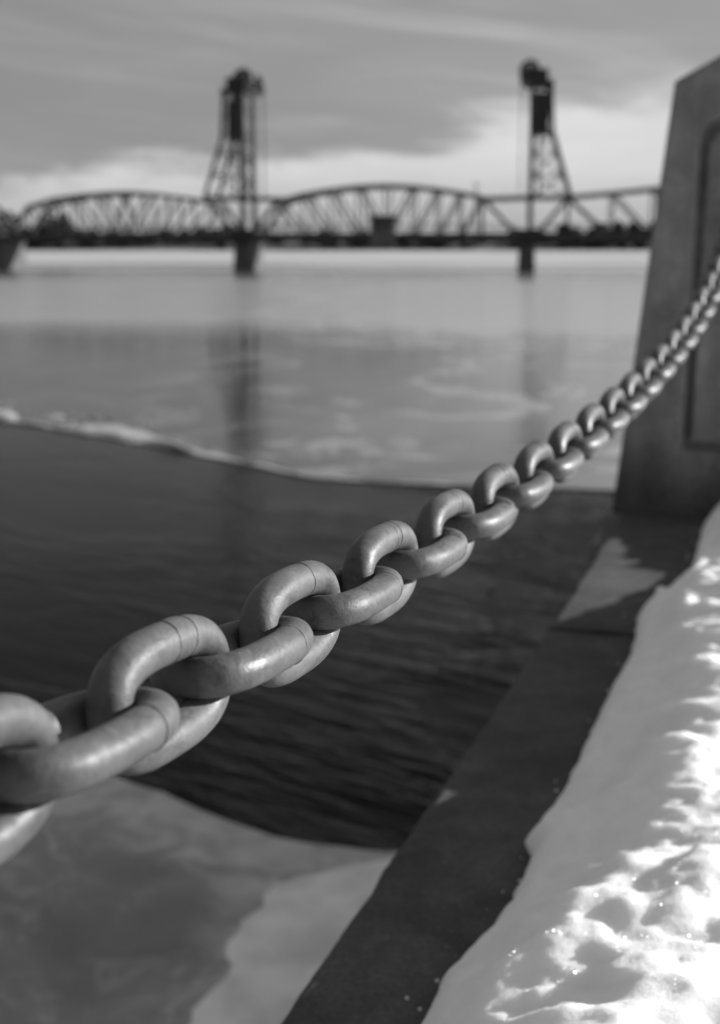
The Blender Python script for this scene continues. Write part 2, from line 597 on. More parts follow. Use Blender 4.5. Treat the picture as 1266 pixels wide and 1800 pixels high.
# ice shelf frozen to the wall close by
NEAR_Z = 0.03
near_px = [(680, 1497), (600, 1490), (540, 1482), (480, 1470), (420, 1450), (370, 1430), (330, 1412), (290, 1392), (240, 1376), (180, 1352), (90, 1320), (0, 1290)]
ne = [on_z(x, y, NEAR_Z).xy for x, y in near_px]
ne = [Vector((6, 9.6)), Vector((2.2, 9.0))] + ne + [Vector((-5.5, 12.4)), Vector((-12, 14.2)), Vector((-30, 16))]
near_edge = densify(ne, 0.16, 0.055, 6.3)
frost_px = [(320, 1800), (345, 1755), (385, 1722), (392, 1650), (440, 1600), (460, 1570), (380, 1560), (330, 1520), (240, 1500), (180, 1450), (60, 1420), (0, 1400)]
fr_line = [on_z(x, y, NEAR_Z).xy for x, y in frost_px]
fr_poly = [Vector((-0.3, 4)), Vector((-0.9, 6))] + fr_line + [Vector((-12, 12))]


def inside_poly(p, poly):
    c = False
    n = len(poly)
    for i in range(n):
        a, b = poly[i], poly[(i + 1) % n]
        if (a.y > p[1]) != (b.y > p[1]) and p[0] < (b.x - a.x) * (p[1] - a.y) / (b.y - a.y) + a.x:
            c = not c
    return c


def dist_line(p, line):
    p = Vector((p[0], p[1]))
    best = 1e9
    for a, b in zip(line[:-1], line[1:]):
        ab = b - a
        t = max(0, min(1, (p - a).dot(ab) / max(ab.length_squared, 1e-9)))
        best = min(best, (p - a - ab * t).length)
    return best


dark_poly = fr_poly + [Vector((-30, 10)), Vector((-30, -6)), Vector((-1.2, -6))]


def frost_at(x, y):
    d = dist_line((x, y), fr_poly[1:])
    s = -1 if inside_poly((x, y), dark_poly) else 1
    return max(0.0, min(1.0, 0.5 + s * d / 1.1))


shelf_outline = near_edge + [Vector((-30, -30)), Vector((6, -30))]
bm = bmesh.new()
top = [bm.verts.new((p.x, p.y, NEAR_Z)) for p in shelf_outline]
bot = [bm.verts.new((p.x, p.y, -0.06)) for p in shelf_outline]
f = bm.faces.new(top)
for i in range(len(top)):
    bm.faces.new((top[i], bot[i], bot[(i + 1) % len(top)], top[(i + 1) % len(top)]))
bmesh.ops.triangulate(bm, faces=[f])
for ax in range(-60, 20):
    c = ax * 0.14
    bmesh.ops.bisect_plane(bm, geom=bm.verts[:] + bm.edges[:] + bm.faces[:], plane_co=(c, 0, 0), plane_no=(1, 0, 0))
for ax in range(36, 96):
    c = ax * 0.14
    bmesh.ops.bisect_plane(bm, geom=bm.verts[:] + bm.edges[:] + bm.faces[:], plane_co=(0, c, 0), plane_no=(0, 1, 0))
shelf = from_bm('shore_ice_shelf', bm, M_SHORE)
shelf['kind'] = 'structure'
at = shelf.data.attributes.new('frost', 'FLOAT', 'POINT')
at.data.foreach_set('value', [frost_at(v.co.x, v.co.y) for v in shelf.data.vertices])

# crusted snow lying on the shelf in a strip beside the wall
strip_px = [(318, 1815), (330, 1775), (372, 1735), (392, 1700), (386, 1660), (412, 1622), (446, 1594), (470, 1560), (520, 1548), (585, 1528), (640, 1512), (700, 1508)]
sp = [on_z(x, y, NEAR_Z).xy for x, y in strip_px]
sp = [Vector((-1.35, 2.0)), Vector((-1.2, 5.4)), Vector((-1.0, 6.2))] + sp + [Vector((0.9, 8.85))]
sline = densify(sp, 0.10, 0.045, 12.7)
verts, faces = [], []
NK = 12
for i, p in enumerate(sline):
    q = Vector((0.325 * p.y - 0.35, p.y))
    for k in range(NK):
        t = (k / (NK - 1)) ** 1.8
        r_ = p.lerp(q, t)
        z = NEAR_Z - 0.006 + 0.022 * sst(t * (q - p).length, -0.01, 0.16) + 0.014 * noise.fractal((r_.x * 2.2, r_.y * 2.2, 3), 0.8, 2, 4) * min(1, k)
        verts.append((r_.x, r_.y, z))
for i in range(len(sline) - 1):
    for k in range(NK - 1):
        faces.append((i * NK + k, i * NK + k + 1, (i + 1) * NK + k + 1, (i + 1) * NK + k))
o = link_mesh('snow_on_shelf', verts, faces, plain('crusted_snow', 0.66, 0.92, 2.6, 0.85, 0.3, 0.01), smooth=True)
o['kind'] = 'structure'

# ------------------------------------------------------------------ the quay: wall, coping, post, snow
YAW = R(18.91)
U = Vector((math.sin(YAW), math.cos(YAW), 0))      # along the chain
L = Vector((math.cos(YAW), -math.sin(YAW), 0))     # towards the land
K = Vector((0, 0, 1))
COP_Z = CAM_H - 0.892


def qp(a, l, z):
    return U * a + L * l + K * z


def wall_edge(a):
    return -0.549 - 0.0252 * a if a < 3.18 else -0.629 - 0.036 * (a - 3.18)


wall = empty('river_wall', qp(0, -0.5, 0), 'grey concrete river wall topped by flat moist coping slabs, below the chain', 'wall')


def slab(a0, a1, dz, seed):
    rg = random.Random(seed)
    n = max(60, int((a1 - a0) * 70))
    prof = []
    verts, faces = [], []
    for i in range(n + 1):
        a = a0 + (a1 - a0) * i / n
        e = wall_edge(a) + 0.005 * noise.fractal((a * 5, seed, 0), 0.8, 2, 5) + 0.012 * max(0, noise.noise((a * 7, seed, 8)) - 0.45)
        w = 0.0018 * noise.noise((a * 9, seed, 4))
        t = COP_Z + dz
        row = [(e, t - 0.17), (e, t - 0.016 + w), (e + 0.004, t - 0.007 + w), (e + 0.014, t - 0.001), (e + 0.05, t), (0.02, t), (0.02, t - 0.17)]
        verts += [qp(a, l, z) for l, z in row]
    m = 7
    for i in range(n):
        for j in range(m):
            faces.append((i * m + j, i * m + (j + 1) % m, (i + 1) * m + (j + 1) % m, (i + 1) * m + j))
    faces.append(tuple(range(m))[::-1])
    faces.append(tuple(n * m + j for j in range(m)))
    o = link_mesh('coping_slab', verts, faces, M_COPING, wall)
    return o


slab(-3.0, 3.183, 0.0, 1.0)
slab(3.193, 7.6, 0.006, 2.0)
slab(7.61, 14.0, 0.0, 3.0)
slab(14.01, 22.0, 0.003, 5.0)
v = []
for a in (-3.0, 22.0):
    e = -0.52 - 0.0252 * a
    v += [qp(a, e - 0.12, -2.8), qp(a, e + 0.0, COP_Z - 0.17), qp(a, 0.4, COP_Z - 0.17), qp(a, 0.4, -2.8)]
link_mesh('wall_face', v, [(0, 1, 5, 4), (1, 2, 6, 5), (2, 3, 7, 6), (3, 0, 4, 7), (0, 3, 2, 1), (4, 5, 6, 7)], M_WALL, wall)

# ---- tapered post with an arched sunk panel
PA, PL = 4.70, -0.365
post = empty('chain_post', qp(PA + 0.33, PL, COP_Z + 0.006), 'tapered grey concrete post with gabled top and arched sunk panel', 'post')
ZB, ZS, ZP = COP_Z - 0.004, CAM_H + 0.497, CAM_H + 0.607       # base, shoulder, peak
HB, HS = 0.356, 0.207
DEPB, DEPS = 0.66, 0.44


def half(z):
    return HB + (HS - HB) * (z - ZB) / (ZS - ZB)


def front_a(z):
    return PA + 0.004 + 0.03 * (z - ZB) / (ZS - ZB)


def back_a(z):
    return PA + DEPB - (DEPB - DEPS - 0.03) * (z - ZB) / (ZS - ZB)


# left half of the panel outline, bottom to crown (offset from centre, height)
ZPB, ZPS, ZPC = CAM_H - 0.678, CAM_H + 0.30, CAM_H + 0.395
pw = lambda z: 0.141 - 0.016 * (z - ZPB) / (ZPS - ZPB)
left = [(-pw(ZPB), ZPB)]
for k in range(1, 9):
    z = ZPB + (ZPS - ZPB) * k / 8
    left.append((-pw(z), z))
rw = pw(ZPS)
for k in range(1, 9):
    t = k / 8 * PI / 2
    left.append((-rw * math.cos(t) ** 0.9 if k < 8 else 0.0, ZPS + (ZPC - ZPS) * math.sin(t)))
outline = left + [(-x, z) for x, z in left[-2::-1]]
# matching outer points
outer = []
for x, z in left:
    if z <= ZPS:
        zz = ZB if z == ZPB else z
        outer.append((-half(zz), zz))
    else:
        t = (z - ZPS) / (ZPC - ZPS)
        k = left.index((x, z)) - 8
        if k <= 4:
            zz = ZPS + (ZS - ZPS) * k / 4
            outer.append((-half(zz), zz))
        else:
            outer.append((-HS * (1 - (k - 4) / 4), ZS + (ZP - ZS) * (k - 4) / 4))
outer = outer + [(-x, z) for x, z in outer[-2::-1]]
verts, faces = [], []
N = len(outline)
REC = 0.045
for x, z in outer:
    verts.append(qp(front_a(z), PL + x, z))
for x, z in outline:
    verts.append(qp(front_a(z), PL + x, z))
for x, z in outline:
    sgn = 0.012 * (1 if x < 0 else -1 if x > 0 else 0)
    verts.append(qp(front_a(z) + REC, PL + x + sgn, z + (0.012 if z == ZPB else 0)))
for x, z in outer:
    verts.append(qp(back_a(min(z, ZS)), PL + x, z))
for i in range(N):
    j = (i + 1) % N
    faces.append((i, j, N + j, N + i))
    faces.append((N + i, N + j, 2 * N + j, 2 * N + i))
    faces.append((i, 3 * N + i, 3 * N + j, j))
faces.append(tuple(3 * N + i for i in range(N)))
faces.append(tuple(2 * N + i for i in range(N)))
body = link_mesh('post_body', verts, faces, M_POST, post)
bv = body.modifiers.new('bevel', 'BEVEL')
bv.width = 0.008
bv.segments = 2
bv.limit_method = 'ANGLE'
bv.angle_limit = R(35)
pv = []
for x, z in outline:
    cz = (ZPB + ZPC) / 2
    kx, kz = 1 - 0.036 / pw(0.5 * (ZPB + ZPS)), 1 - 0.038 / ((ZPC - ZPB) / 2)
    pv.append(qp(front_a(z) + 0.007, PL + x * kx, cz + (z - cz) * kz))
for x, z in outline:
    pv.append(qp(front_a(z) + REC + 0.01, PL + x * kx, cz + (z - cz) * kz))
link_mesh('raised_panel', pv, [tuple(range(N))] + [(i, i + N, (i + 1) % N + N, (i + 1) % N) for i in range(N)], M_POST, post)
# pilaster that carries the post down the river face
pil = []
for z, w in ((COP_Z - 0.004, 0.02), (COP_Z - 0.10, 0.03), (COP_Z - 0.12, 0.07), (-2.6, 0.12)):
    pil += [qp(PA - 0.02, PL - HB - w, z), qp(PA + 0.72, PL - HB - w, z), qp(PA + 0.72, PL - 0.2, z), qp(PA - 0.02, PL - 0.2, z)]
pf = [(3, 2, 1, 0), (12, 13, 14, 15)]
for r_ in range(3):
    for j in range(4):
        pf.append((r_ * 4 + j, r_ * 4 + (j + 1) % 4, r_ * 4 + 4 + (j + 1) % 4, r_ * 4 + 4 + j))
link_mesh('pilaster', pil, pf, M_WALL, post)
# eye bolt that takes the chain end
bm = bmesh.new()
def torus(bm, c, ax, R0, r0, n=24, m=8):
    ax = Vector(ax).normalized()
    s = ax.orthogonal().normalized()
    t = ax.cross(s)
    rows = []
    for i in range(n):
        a = 2 * PI * i / n
        d = s * math.cos(a) + t * math.sin(a)
        rows.append([bm.verts.new(Vector(c) + d * (R0 + r0 * math.cos(2 * PI * j / m)) + ax * (r0 * math.sin(2 * PI * j / m))) for j in range(m)])
    for i in range(n):
        for j in range(m):
            bm.faces.new((rows[i][j], rows[(i + 1) % n][j], rows[(i + 1) % n][(j + 1) % m], rows[i][(j + 1) % m]))

# ------------------------------------------------------------------ the chain
CH_L = -0.3556
PITCH_C, WIRE, WID = 0.1, 0.0250, 0.0772


def chain_z(a):
    d = a - 1.7416
    return CAM_H - 0.2808 + 0.0270 * d * d + (0.0017 if d > 0 else 0.0006) * d ** 4


def make_link(name, seams, seed):
    rs = random.Random(seed)
    Rc = (WID - WIRE) / 2
    h = (PITCH_C + WIRE - 2 * Rc) / 2
    Ax, By, ex = h + Rc, Rc + 0.0008, 2.0 / 2.9
    nseg = 72
    cl = []
    for k in range(nseg):
        t = 2 * PI * k / nseg
        c, q = math.cos(t), math.sin(t)
        cl.append((Ax * math.copysign(abs(c) ** ex, c), By * math.copysign(abs(q) ** ex, q)))
    pts = []
    for k in range(nseg):
        (xa, ya), (xb, yb) = cl[k - 1], cl[(k + 1) % nseg]
        d = math.hypot(xb - xa, yb - ya)
        x, y = cl[k]
        pts.append((x, y, (yb - ya) / d, -(xb - xa) / d, x / h if y > 0 else 9))
    m = 28
    rs_z = seed * 1.7
    verts, faces = [], []
    lo, hi = min(seams), max(seams)
    for (x, y, nx, ny, s) in pts:
        r = WIRE / 2
        if s != 9 and lo - 0.02 <= s <= hi + 0.02:
            r *= 1.022
        for j in range(m):
            a = 2 * PI * j / m
            rr = r * (1 + 0.016 * noise.fractal((x * 60 + seed, y * 60 + math.cos(a), math.sin(a) + seed), 0.9, 2, 3) + 0.010 * noise.fractal((x * 240 + seed, y * 240, rs_z + math.sin(a) * 3), 0.8, 2, 3))
            verts.append(Vector((x + rr * math.cos(a) * nx, y + rr * math.cos(a) * ny, rr * math.sin(a))))
    n = len(pts)
    for i in range(n):
        for j in range(m):
            faces.append((i * m + j, i * m + (j + 1) % m, ((i + 1) % n) * m + (j + 1) % m, ((i + 1) % n) * m + j))
    me = bpy.data.meshes.new(name)
    me.from_pydata([tuple(v) for v in verts], [], faces)
    me.polygons.foreach_set('use_smooth', [True] * len(me.polygons))
    me.materials.append(M_CHAIN)
    ws = []
    for s in seams:
        bm = bmesh.new()
        tilt = Vector((1, 0.10, 0.05))
        yw = By * (1 - abs(s * h / Ax) ** 2.9) ** (1 / 2.9)
        gy = -(abs(s * h / Ax) ** 1.9 / Ax) * By * (yw / By) ** -1.9
        tilt = Vector((1, gy + rs.uniform(-0.12, 0.14), rs.uniform(-0.12, 0.12)))
        torus(bm, (s * h, yw, 0), tilt, WIRE / 2 * 1.012, 0.00042, 40, 6)
        for vv in bm.verts:
            c_ = Vector((s * h, yw, 0))
            vv.co = c_ + (vv.co - c_) * (1.0 + 0.022 * noise.fractal(tuple(vv.co * 220 + Vector((seed, s, 0))), 0.8, 2, 3))
            vv.co.x += 0.0011 * noise.fractal(tuple(vv.co * 130 + Vector((s, seed, 0))), 0.8, 2, 3)
        bmesh.ops.recalc_face_normals(bm, faces=bm.faces)
        w = bpy.data.meshes.new('weld_seam')
        bm.to_mesh(w)
        bm.free()
        w.polygons.foreach_set('use_smooth', [True] * len(w.polygons))
        w.materials.append(M_WELD)
        ws.append(w)
    return me, ws


kinds_a = [make_link('link_upright', sm_, sd) for sm_, sd in (((0.04, 0.50), 1.0), ((0.16, 0.46), 2.3), ((0.40,), 3.1), ((0.10, 0.62), 4.7))]
kinds_b = [make_link('link_flat', sm_, sd) for sm_, sd in (((0.74,), 5.0), ((0.62, 0.80), 6.4), ((0.83,), 7.7), ((0.68,), 8.2))]
chain = empty('chain', qp(1.7416, CH_L, chain_z(1.7416) - 0.04), 'heavy grey painted chain sagging from the concrete post across the foreground', 'chain')
ANG_A, ANG_B = 1.6221, 1.655 + 1.5 * PI
S0 = 0.4953
links = []
a_pos = {0: S0}
for i in range(0, 60):
    sl_ = (chain_z(a_pos[i] + .01) - chain_z(a_pos[i] - .01)) / .02
    a_pos[i + 1] = a_pos[i] + PITCH_C / math.sqrt(1 + sl_ * sl_)
for i in range(0, -14, -1):
    a_pos[i - 1] = a_pos[i] - PITCH_C / math.sqrt(1 + ((chain_z(a_pos[i] + .01) - chain_z(a_pos[i] - .01)) / .02) ** 2)
rg = random.Random(11)
END_A = PA + 0.02
for i in sorted(a_pos):
    a = a_pos[i]
    if a > END_A - 0.05:
        continue
    upright = (i % 2 == 0)
    me, ws = (kinds_a if upright else kinds_b)[(i // 2 * 3 + (i // 2) // 4) % 4]
    slope = (chain_z(a + .01) - chain_z(a - .01)) / .02
    tan = (U + K * slope).normalized()
    up = L.cross(tan).normalized()
    if up.z < 0:
        up = -up
    ang = (ANG_A if upright else ANG_B) + R(rg.uniform(-2.0, 2.0))
    w = L * math.cos(ang) + up * math.sin(ang)
    nn = tan.cross(w)
    pos = qp(a, CH_L, chain_z(a) + (0 if upright else -0.001))
    o = bpy.data.objects.new('link', me)
    COL.objects.link(o)
    o.parent = chain
    M3 = Matrix((tan, w, nn)).transposed().to_4x4()
    o.matrix_local = Matrix.Translation(pos - Vector(chain.location)) @ M3
    for wm in ws:
        so_ = bpy.data.objects.new('weld_seam', wm)
        COL.objects.link(so_)
        so_.parent = o
    links.append((i, a))
last = max(links)
bm = bmesh.new()
c0 = qp(last[1] + 0.075, CH_L, chain_z(last[1] + 0.075)) - Vector(post.location)
torus(bm, c0, (L if last[0] % 2 else K), 0.034, 0.011)
from_bm('eye_bolt', bm, M_CHAIN, post, True)

# ------------------------------------------------------------------ snow bank
snow_px = [(700, 1880), (745, 1800), (770, 1745), (830, 1670), (900, 1590), (935, 1500), (925, 1480), (985, 1400), (1040, 1290), (1060, 1245), (1110, 1150), (1115, 1120), (1125, 1075), (1165, 1050), (1188, 1066), (1215, 1000), (1235, 930), (1266, 880)]
se = []
for x, y in snow_px:
    P = on_z(x, y, COP_Z + 0.02)
    se.append((P.dot(U), P.dot(L)))
se.sort()
se = [(-3.0, -0.42), (0.6, -0.40)] + se + [(6.2, -0.36), (12, -0.36), (22, -0.36)]


def edge_at(a):
    for (a0, l0), (a1, l1) in zip(se[:-1], se[1:]):
        if a0 <= a <= a1:
            t = (a - a0) / max(a1 - a0, 1e-6)
            return l0 + (l1 - l0) * t
    return -0.38


def snow_h(a, t):
    """height of the snow over the coping at t metres in from its edge"""
    lip = 0.034 * math.sqrt(max(0, min(1, t / 0.035)) * (2 - max(0, min(1, t / 0.035))))
    gap = math.exp(-((a - 3.90) / 0.30) ** 2)
    tl = 0.185 - 0.055 * sst(-a, -2.0, -1.4) - 0.055 * sst(a, 2.2, 3.0) + 0.035 * noise.noise((a * 2.6, 0.2, 5.1)) + 0.03 * noise.noise((a * 7.0, 1.2, 2.1))
    x = t / tl
    rise = 0.109 * (x if x < 0.75 else 0.75 + 0.25 * (1 - math.exp(-(x - 0.75) / 0.25))) * (1 - 0.78 * gap)
    rise += 0.02 * sst(t, 0.2, 0.7) + 0.10 * sst(t, 0.6, 3.0)
    m = sst(x, 0.55, 1.1)
    lump = noise.fractal((a * 5.5, t * 5.5, 1.7), 0.9, 2.0, 2) * 0.024
    lump += abs(noise.noise((a * 8.5, t * 8.5, 4.2))) * 0.008
    lump += noise.fractal((a * 40, t * 40, 8.2), 0.7, 2.1, 3) * 0.0018
    soft = noise.fractal((a * 6, t * 6, 2.0), 0.75, 2.0, 5) * 0.020 + noise.fractal((a * 22 + t * 9, t * 16, 6.0), 0.8, 2.0, 3) * 0.0035
    return lip + rise + lump * m + soft * sst(t, 0.0, 0.05)


avals = []
a = -3.0
while a < 22:
    avals.append(a)
    a += 0.0085 if 0.7 < a < 5.3 else (0.05 if a < 0.7 else 0.12)
tvals = []
t = 0.0
while t < 80:
    tvals.append(t)
    t += 0.004 if t < 0.06 else (0.0085 if t < 0.62 else max(0.03, t * 0.14))
verts, faces = [], []
nt_ = len(tvals)
for a in avals:
    e = edge_at(a) + 0.006 * noise.fractal((a * 18, 0.4, 0), 0.8, 2, 3)
    for k, t in enumerate(tvals):
        if k == 0:
            verts.append(qp(a, e + 0.012, COP_Z - 0.01))
        else:
            verts.append(qp(a, e + t - 0.004, COP_Z + snow_h(a, t)))
for i in range(len(avals) - 1):
    for k in range(nt_ - 1):
        faces.append((i * nt_ + k, i * nt_ + k + 1, (i + 1) * nt_ + k + 1, (i + 1) * nt_ + k))
sb = link_mesh('snow_bank', verts, faces, M_SNOW, smooth=True)
sb['kind'] = 'structure'
# stray clod of snow on the edge
bm = bmesh.new()
cp = on_z(1166, 1060, COP_Z + 0.02)
bmesh.ops.create_icosphere(bm, subdivisions=3, radius=1, matrix=Matrix.Translation(cp) @ Matrix.Diagonal((0.022, 0.03, 0.034, 1)))
for vv in bm.verts:
    vv.co += (vv.co - cp) * 0.35 * noise.fractal(tuple(vv.co * 40), 0.8, 2, 3)
o = from_bm('snow_clod', bm, M_SNOW, None, True)
set_tag(o, 'small rounded clod of snow sitting on the edge of the snow bank', 'snow clod')

bm = bmesh.new()
rc = random.Random(31)
for k in range(34):
    a = rc.uniform(1.2, 4.5)
    d = abs(rc.gauss(0, 0.02)) + 0.004
    s_ = rc.uniform(0.001, 0.0032)
    p = qp(a, edge_at(a) - d, COP_Z + s_ * 0.4 + (0.006 if a > 3.19 else 0))
    r_ = bmesh.ops.create_icosphere(bm, subdivisions=1, radius=s_, matrix=Matrix.Translation(p))
    for vv in r_['verts']:
        vv.co += Vector((rc.uniform(-1, 1), rc.uniform(-1, 1), rc.uniform(-1, 1))) * s_ * 0.35
o = from_bm('snow_crumbs', bm, M_SNOW)
o['kind'] = 'stuff'

set_tag(link_mesh('ground', [qp(-3, -0.1, COP_Z - 0.16), qp(-3, 90, COP_Z - 0.16), qp(22, 90, COP_Z - 0.16), qp(22, -0.1, COP_Z - 0.16)], [(0, 1, 2, 3)], M_SOIL), kind='structure')

# ------------------------------------------------------------------ the bridge
BN = R(6.6565)
NB = Vector((math.sin(BN), math.cos(BN), 0))
EB = Vector((math.cos(BN), -math.sin(BN), 0))
BD = 192.0
BW = 8.0


def bp(u, w, z):
    return NB * (BD + w) + EB * u + K * z


def br(px, py):
    d = ray(px, py)
    P = d * (BD / d.dot(NB))
    return P.dot(EB), P.z + CAM_H


def truss_span(label, tops, pier0, pier1, deck_z=5.1, bot_z=4.5, house=None, heavy=0.52):
    u0, u1 = pier0, pier1
    root = empty('truss_span', bp((u0 + u1) / 2, BW / 2, bot_z), label, 'bridge span', 'truss spans of the lift bridge')
    n = len(tops)
    for w in (0.0, BW):
        foot0, foot1 = bp(u0, w, bot_z), bp(u1, w, bot_z)
        pts = [bp(u, w, z) for u, z in tops]
        for p, q in zip(pts[:-1], pts[1:]):
            beam('top_chord', p, q, heavy, heavy * 0.95, NB, M_STEELP, root)
        beam('end_post', foot0, pts[0], heavy, heavy, NB, M_STEELP, root)
        beam('end_post', foot1, pts[-1], heavy, heavy, NB, M_STEELP, root)
        beam('bottom_chord', foot0, foot1, 0.5, 1.05, NB, M_STEEL, root)
        lows = [bp(u, w, bot_z) for u, z in tops]
        for k in range(n):
            beam('vertical_post', lows[k], pts[k], 0.2, 0.24, NB, M_STEEL, root)
        half_n = (n - 1) / 2
        for k in range(n - 1):
            if k < half_n:
                beam('diagonal_brace', pts[k], lows[k + 1], 0.2, 0.28, NB, M_STEEL, root)
            if k >= half_n - 0.9 and k + 1 <= n - 1 and k >= half_n - 0.5:
                beam('diagonal_brace', pts[k + 1], lows[k], 0.2, 0.28, NB, M_STEEL, root)
        # railing
        for zz in (deck_z + 0.55, deck_z + 1.05):
            beam('hand_rail', bp(u0, w + (0.4 if w == 0 else -0.4), zz), bp(u1, w + (0.4 if w == 0 else -0.4), zz), 0.09, 0.1, NB, M_STEEL, root)
    for k in range(n):
        beam('lateral_strut', bp(tops[k][0], 0, tops[k][1]), bp(tops[k][0], BW, tops[k][1]), 0.3, 0.3, EB, M_STEEL, root)
        if k < n - 1:
            s = k % 2
            beam('sway_brace', bp(tops[k][0], BW * s, tops[k][1]), bp(tops[k + 1][0], BW * (1 - s), tops[k + 1][1]), 0.22, 0.22, K, M_STEEL, root)
        beam('floor_beam', bp(tops[k][0], 0.3, bot_z + 0.05), bp(tops[k][0], BW - 0.3, bot_z + 0.05), 0.35, 0.5, EB, M_STEEL, root)
    v_, f_ = beam_geo(bp(u0, BW / 2, deck_z - 0.12), bp(u1, BW / 2, deck_z - 0.12), BW - 1.0, 0.26, NB)
    link_mesh('deck', v_, f_, M_DECK, root)
    return root


def pts_from(px):
    return [br(x, y) for x, y in px]


UR, UL, UFL = -0.29, -38.3, -71.6         # near faces of the three piers along the bridge
tops_left = pts_from([(50, 364), (95, 350), (140, 344), (185, 340), (228, 339), (272, 342), (318, 348), (374, 358)])
tops_lift = pts_from([(485, 356), (532, 342), (580, 334), (628, 328), (677, 326), (724, 328), (768, 333), (808, 339), (846, 346)])
tops_right = pts_from([(1000, 346), (1079, 339), (1155, 331), (1230, 326), (1305, 325), (1380, 330), (1455, 342)])
tops_far = [(-90, 8.9), (-85.5, 10.0), (-81, 10.0), (-75.2, 8.7)]
span_l = truss_span('dark steel arched truss span left of the left lift tower', tops_left, UFL + 0.6, UL - 1.0)
span_c = truss_span('middle arched truss span with a control house, between the two lift towers', tops_lift, UL + 1.0, UR - 1.0)
span_r = truss_span('right truss span running from the right lift tower behind the concrete post', tops_right, UR + 1.0, 47)
span_f = truss_span('cut-off truss span at the left edge of the picture', tops_far, -94, UFL - 0.6)

# bridge house on the lift span
hu, _ = br(675, 400)
house = empty('control_house', bp(hu, 0.5, 4.9), 'small square control house with dark roof on the middle bridge span', 'hut')
bm = bmesh.new()
def bm_box(bm, c, sx, sy, sz):
    """box with edges along the bridge axes"""
    c = Vector(c)
    vs = []
    for dz_ in (-1, 1):
        for a_, b_ in ((-1, -1), (1, -1), (1, 1), (-1, 1)):
            vs.append(bm.verts.new(c + EB * (a_ * sx / 2) + NB * (b_ * sy / 2) + K * (dz_ * sz / 2)))
    for f_ in BOXF:
        bm.faces.new([vs[i] for i in f_])
def boxo(name, c, sx, sy, sz, mat, parent):
    bm = bmesh.new()
    bm_box(bm, Vector(c) - Vector(parent.location), sx, sy, sz)
    return from_bm(name, bm, mat, parent)
boxo('wall', bp(hu, -0.9, 5.1), 3.2, 2.4, 3.3, M_HOUSE, house)
boxo('roof', bp(hu, -0.9, 7.05), 3.8, 3.0, 0.6, M_ROOF, house)
for du in (-0.9, 0, 0.9):
    boxo('window', bp(hu + du, -2.12, 6.0), 0.6, 0.06, 0.9, M_GLASS, house)
boxo('bracket', bp(hu, -0.6, 3.32), 2.2, 1.8, 0.24, M_DARK, house)


def pier(u, label, width, depth, top):
    root = empty('bridge_pier', bp(u, BW / 2, 0), label, 'bridge pier', 'stone piers of the lift bridge')
    bm = bmesh.new()
    rows = []
    for z, gx in ((-2.8, 1.15), (0.6, 1.08), (top - 0.5, 0.98)):
        rows.append([bm.verts.new(bp(u + a_ * width * gx / 2, BW / 2 + b_ * depth * gx / 2, z) - Vector(root.location)) for a_, b_ in ((-1, -1), (1, -1), (1, 1), (-1, 1))])
    for r0, r1 in zip(rows[:-1], rows[1:]):
        for j in range(4):
            bm.faces.new((r0[j], r0[(j + 1) % 4], r1[(j + 1) % 4], r1[j]))
    bm.faces.new(rows[0][::-1])
    bm.faces.new(rows[-1])
    from_bm('shaft', bm, M_PIER, root)
    boxo('cap', bp(u, BW / 2, top - 0.24), width * 1.16, depth * 1.06, 0.48, M_DARK, root)


pier(UR, 'stone pier under the right lift tower', 2.1, 9.4, 4.2)
pier(UL, 'stone pier under the left lift tower', 2.1, 9.4, 4.2)
pier(UFL - 1.6, 'broad stone pier at the left edge of the picture', 2.6, 9.4, 4.2)


def sheave(u, w, z, r, parent):
    bm = bmesh.new()
    c = bp(u, w, z) - Vector(parent.location)
    torus(bm, c, NB, r, 0.22, 24, 6)
    torus(bm, c, NB, 0.22, 0.2, 10, 6)
    for k in range(6):
        a_ = k * PI / 6
        d = EB * math.cos(a_) + K * math.sin(a_)
        vv, ff = beam_geo(c - d * r, c + d * r, 0.24, 0.14, NB)
        vs = [bm.verts.new(x) for x in vv]
        for f_ in ff:
            bm.faces.new([vs[i] for i in f_])
    from_bm('sheave', bm, M_DARK, parent)


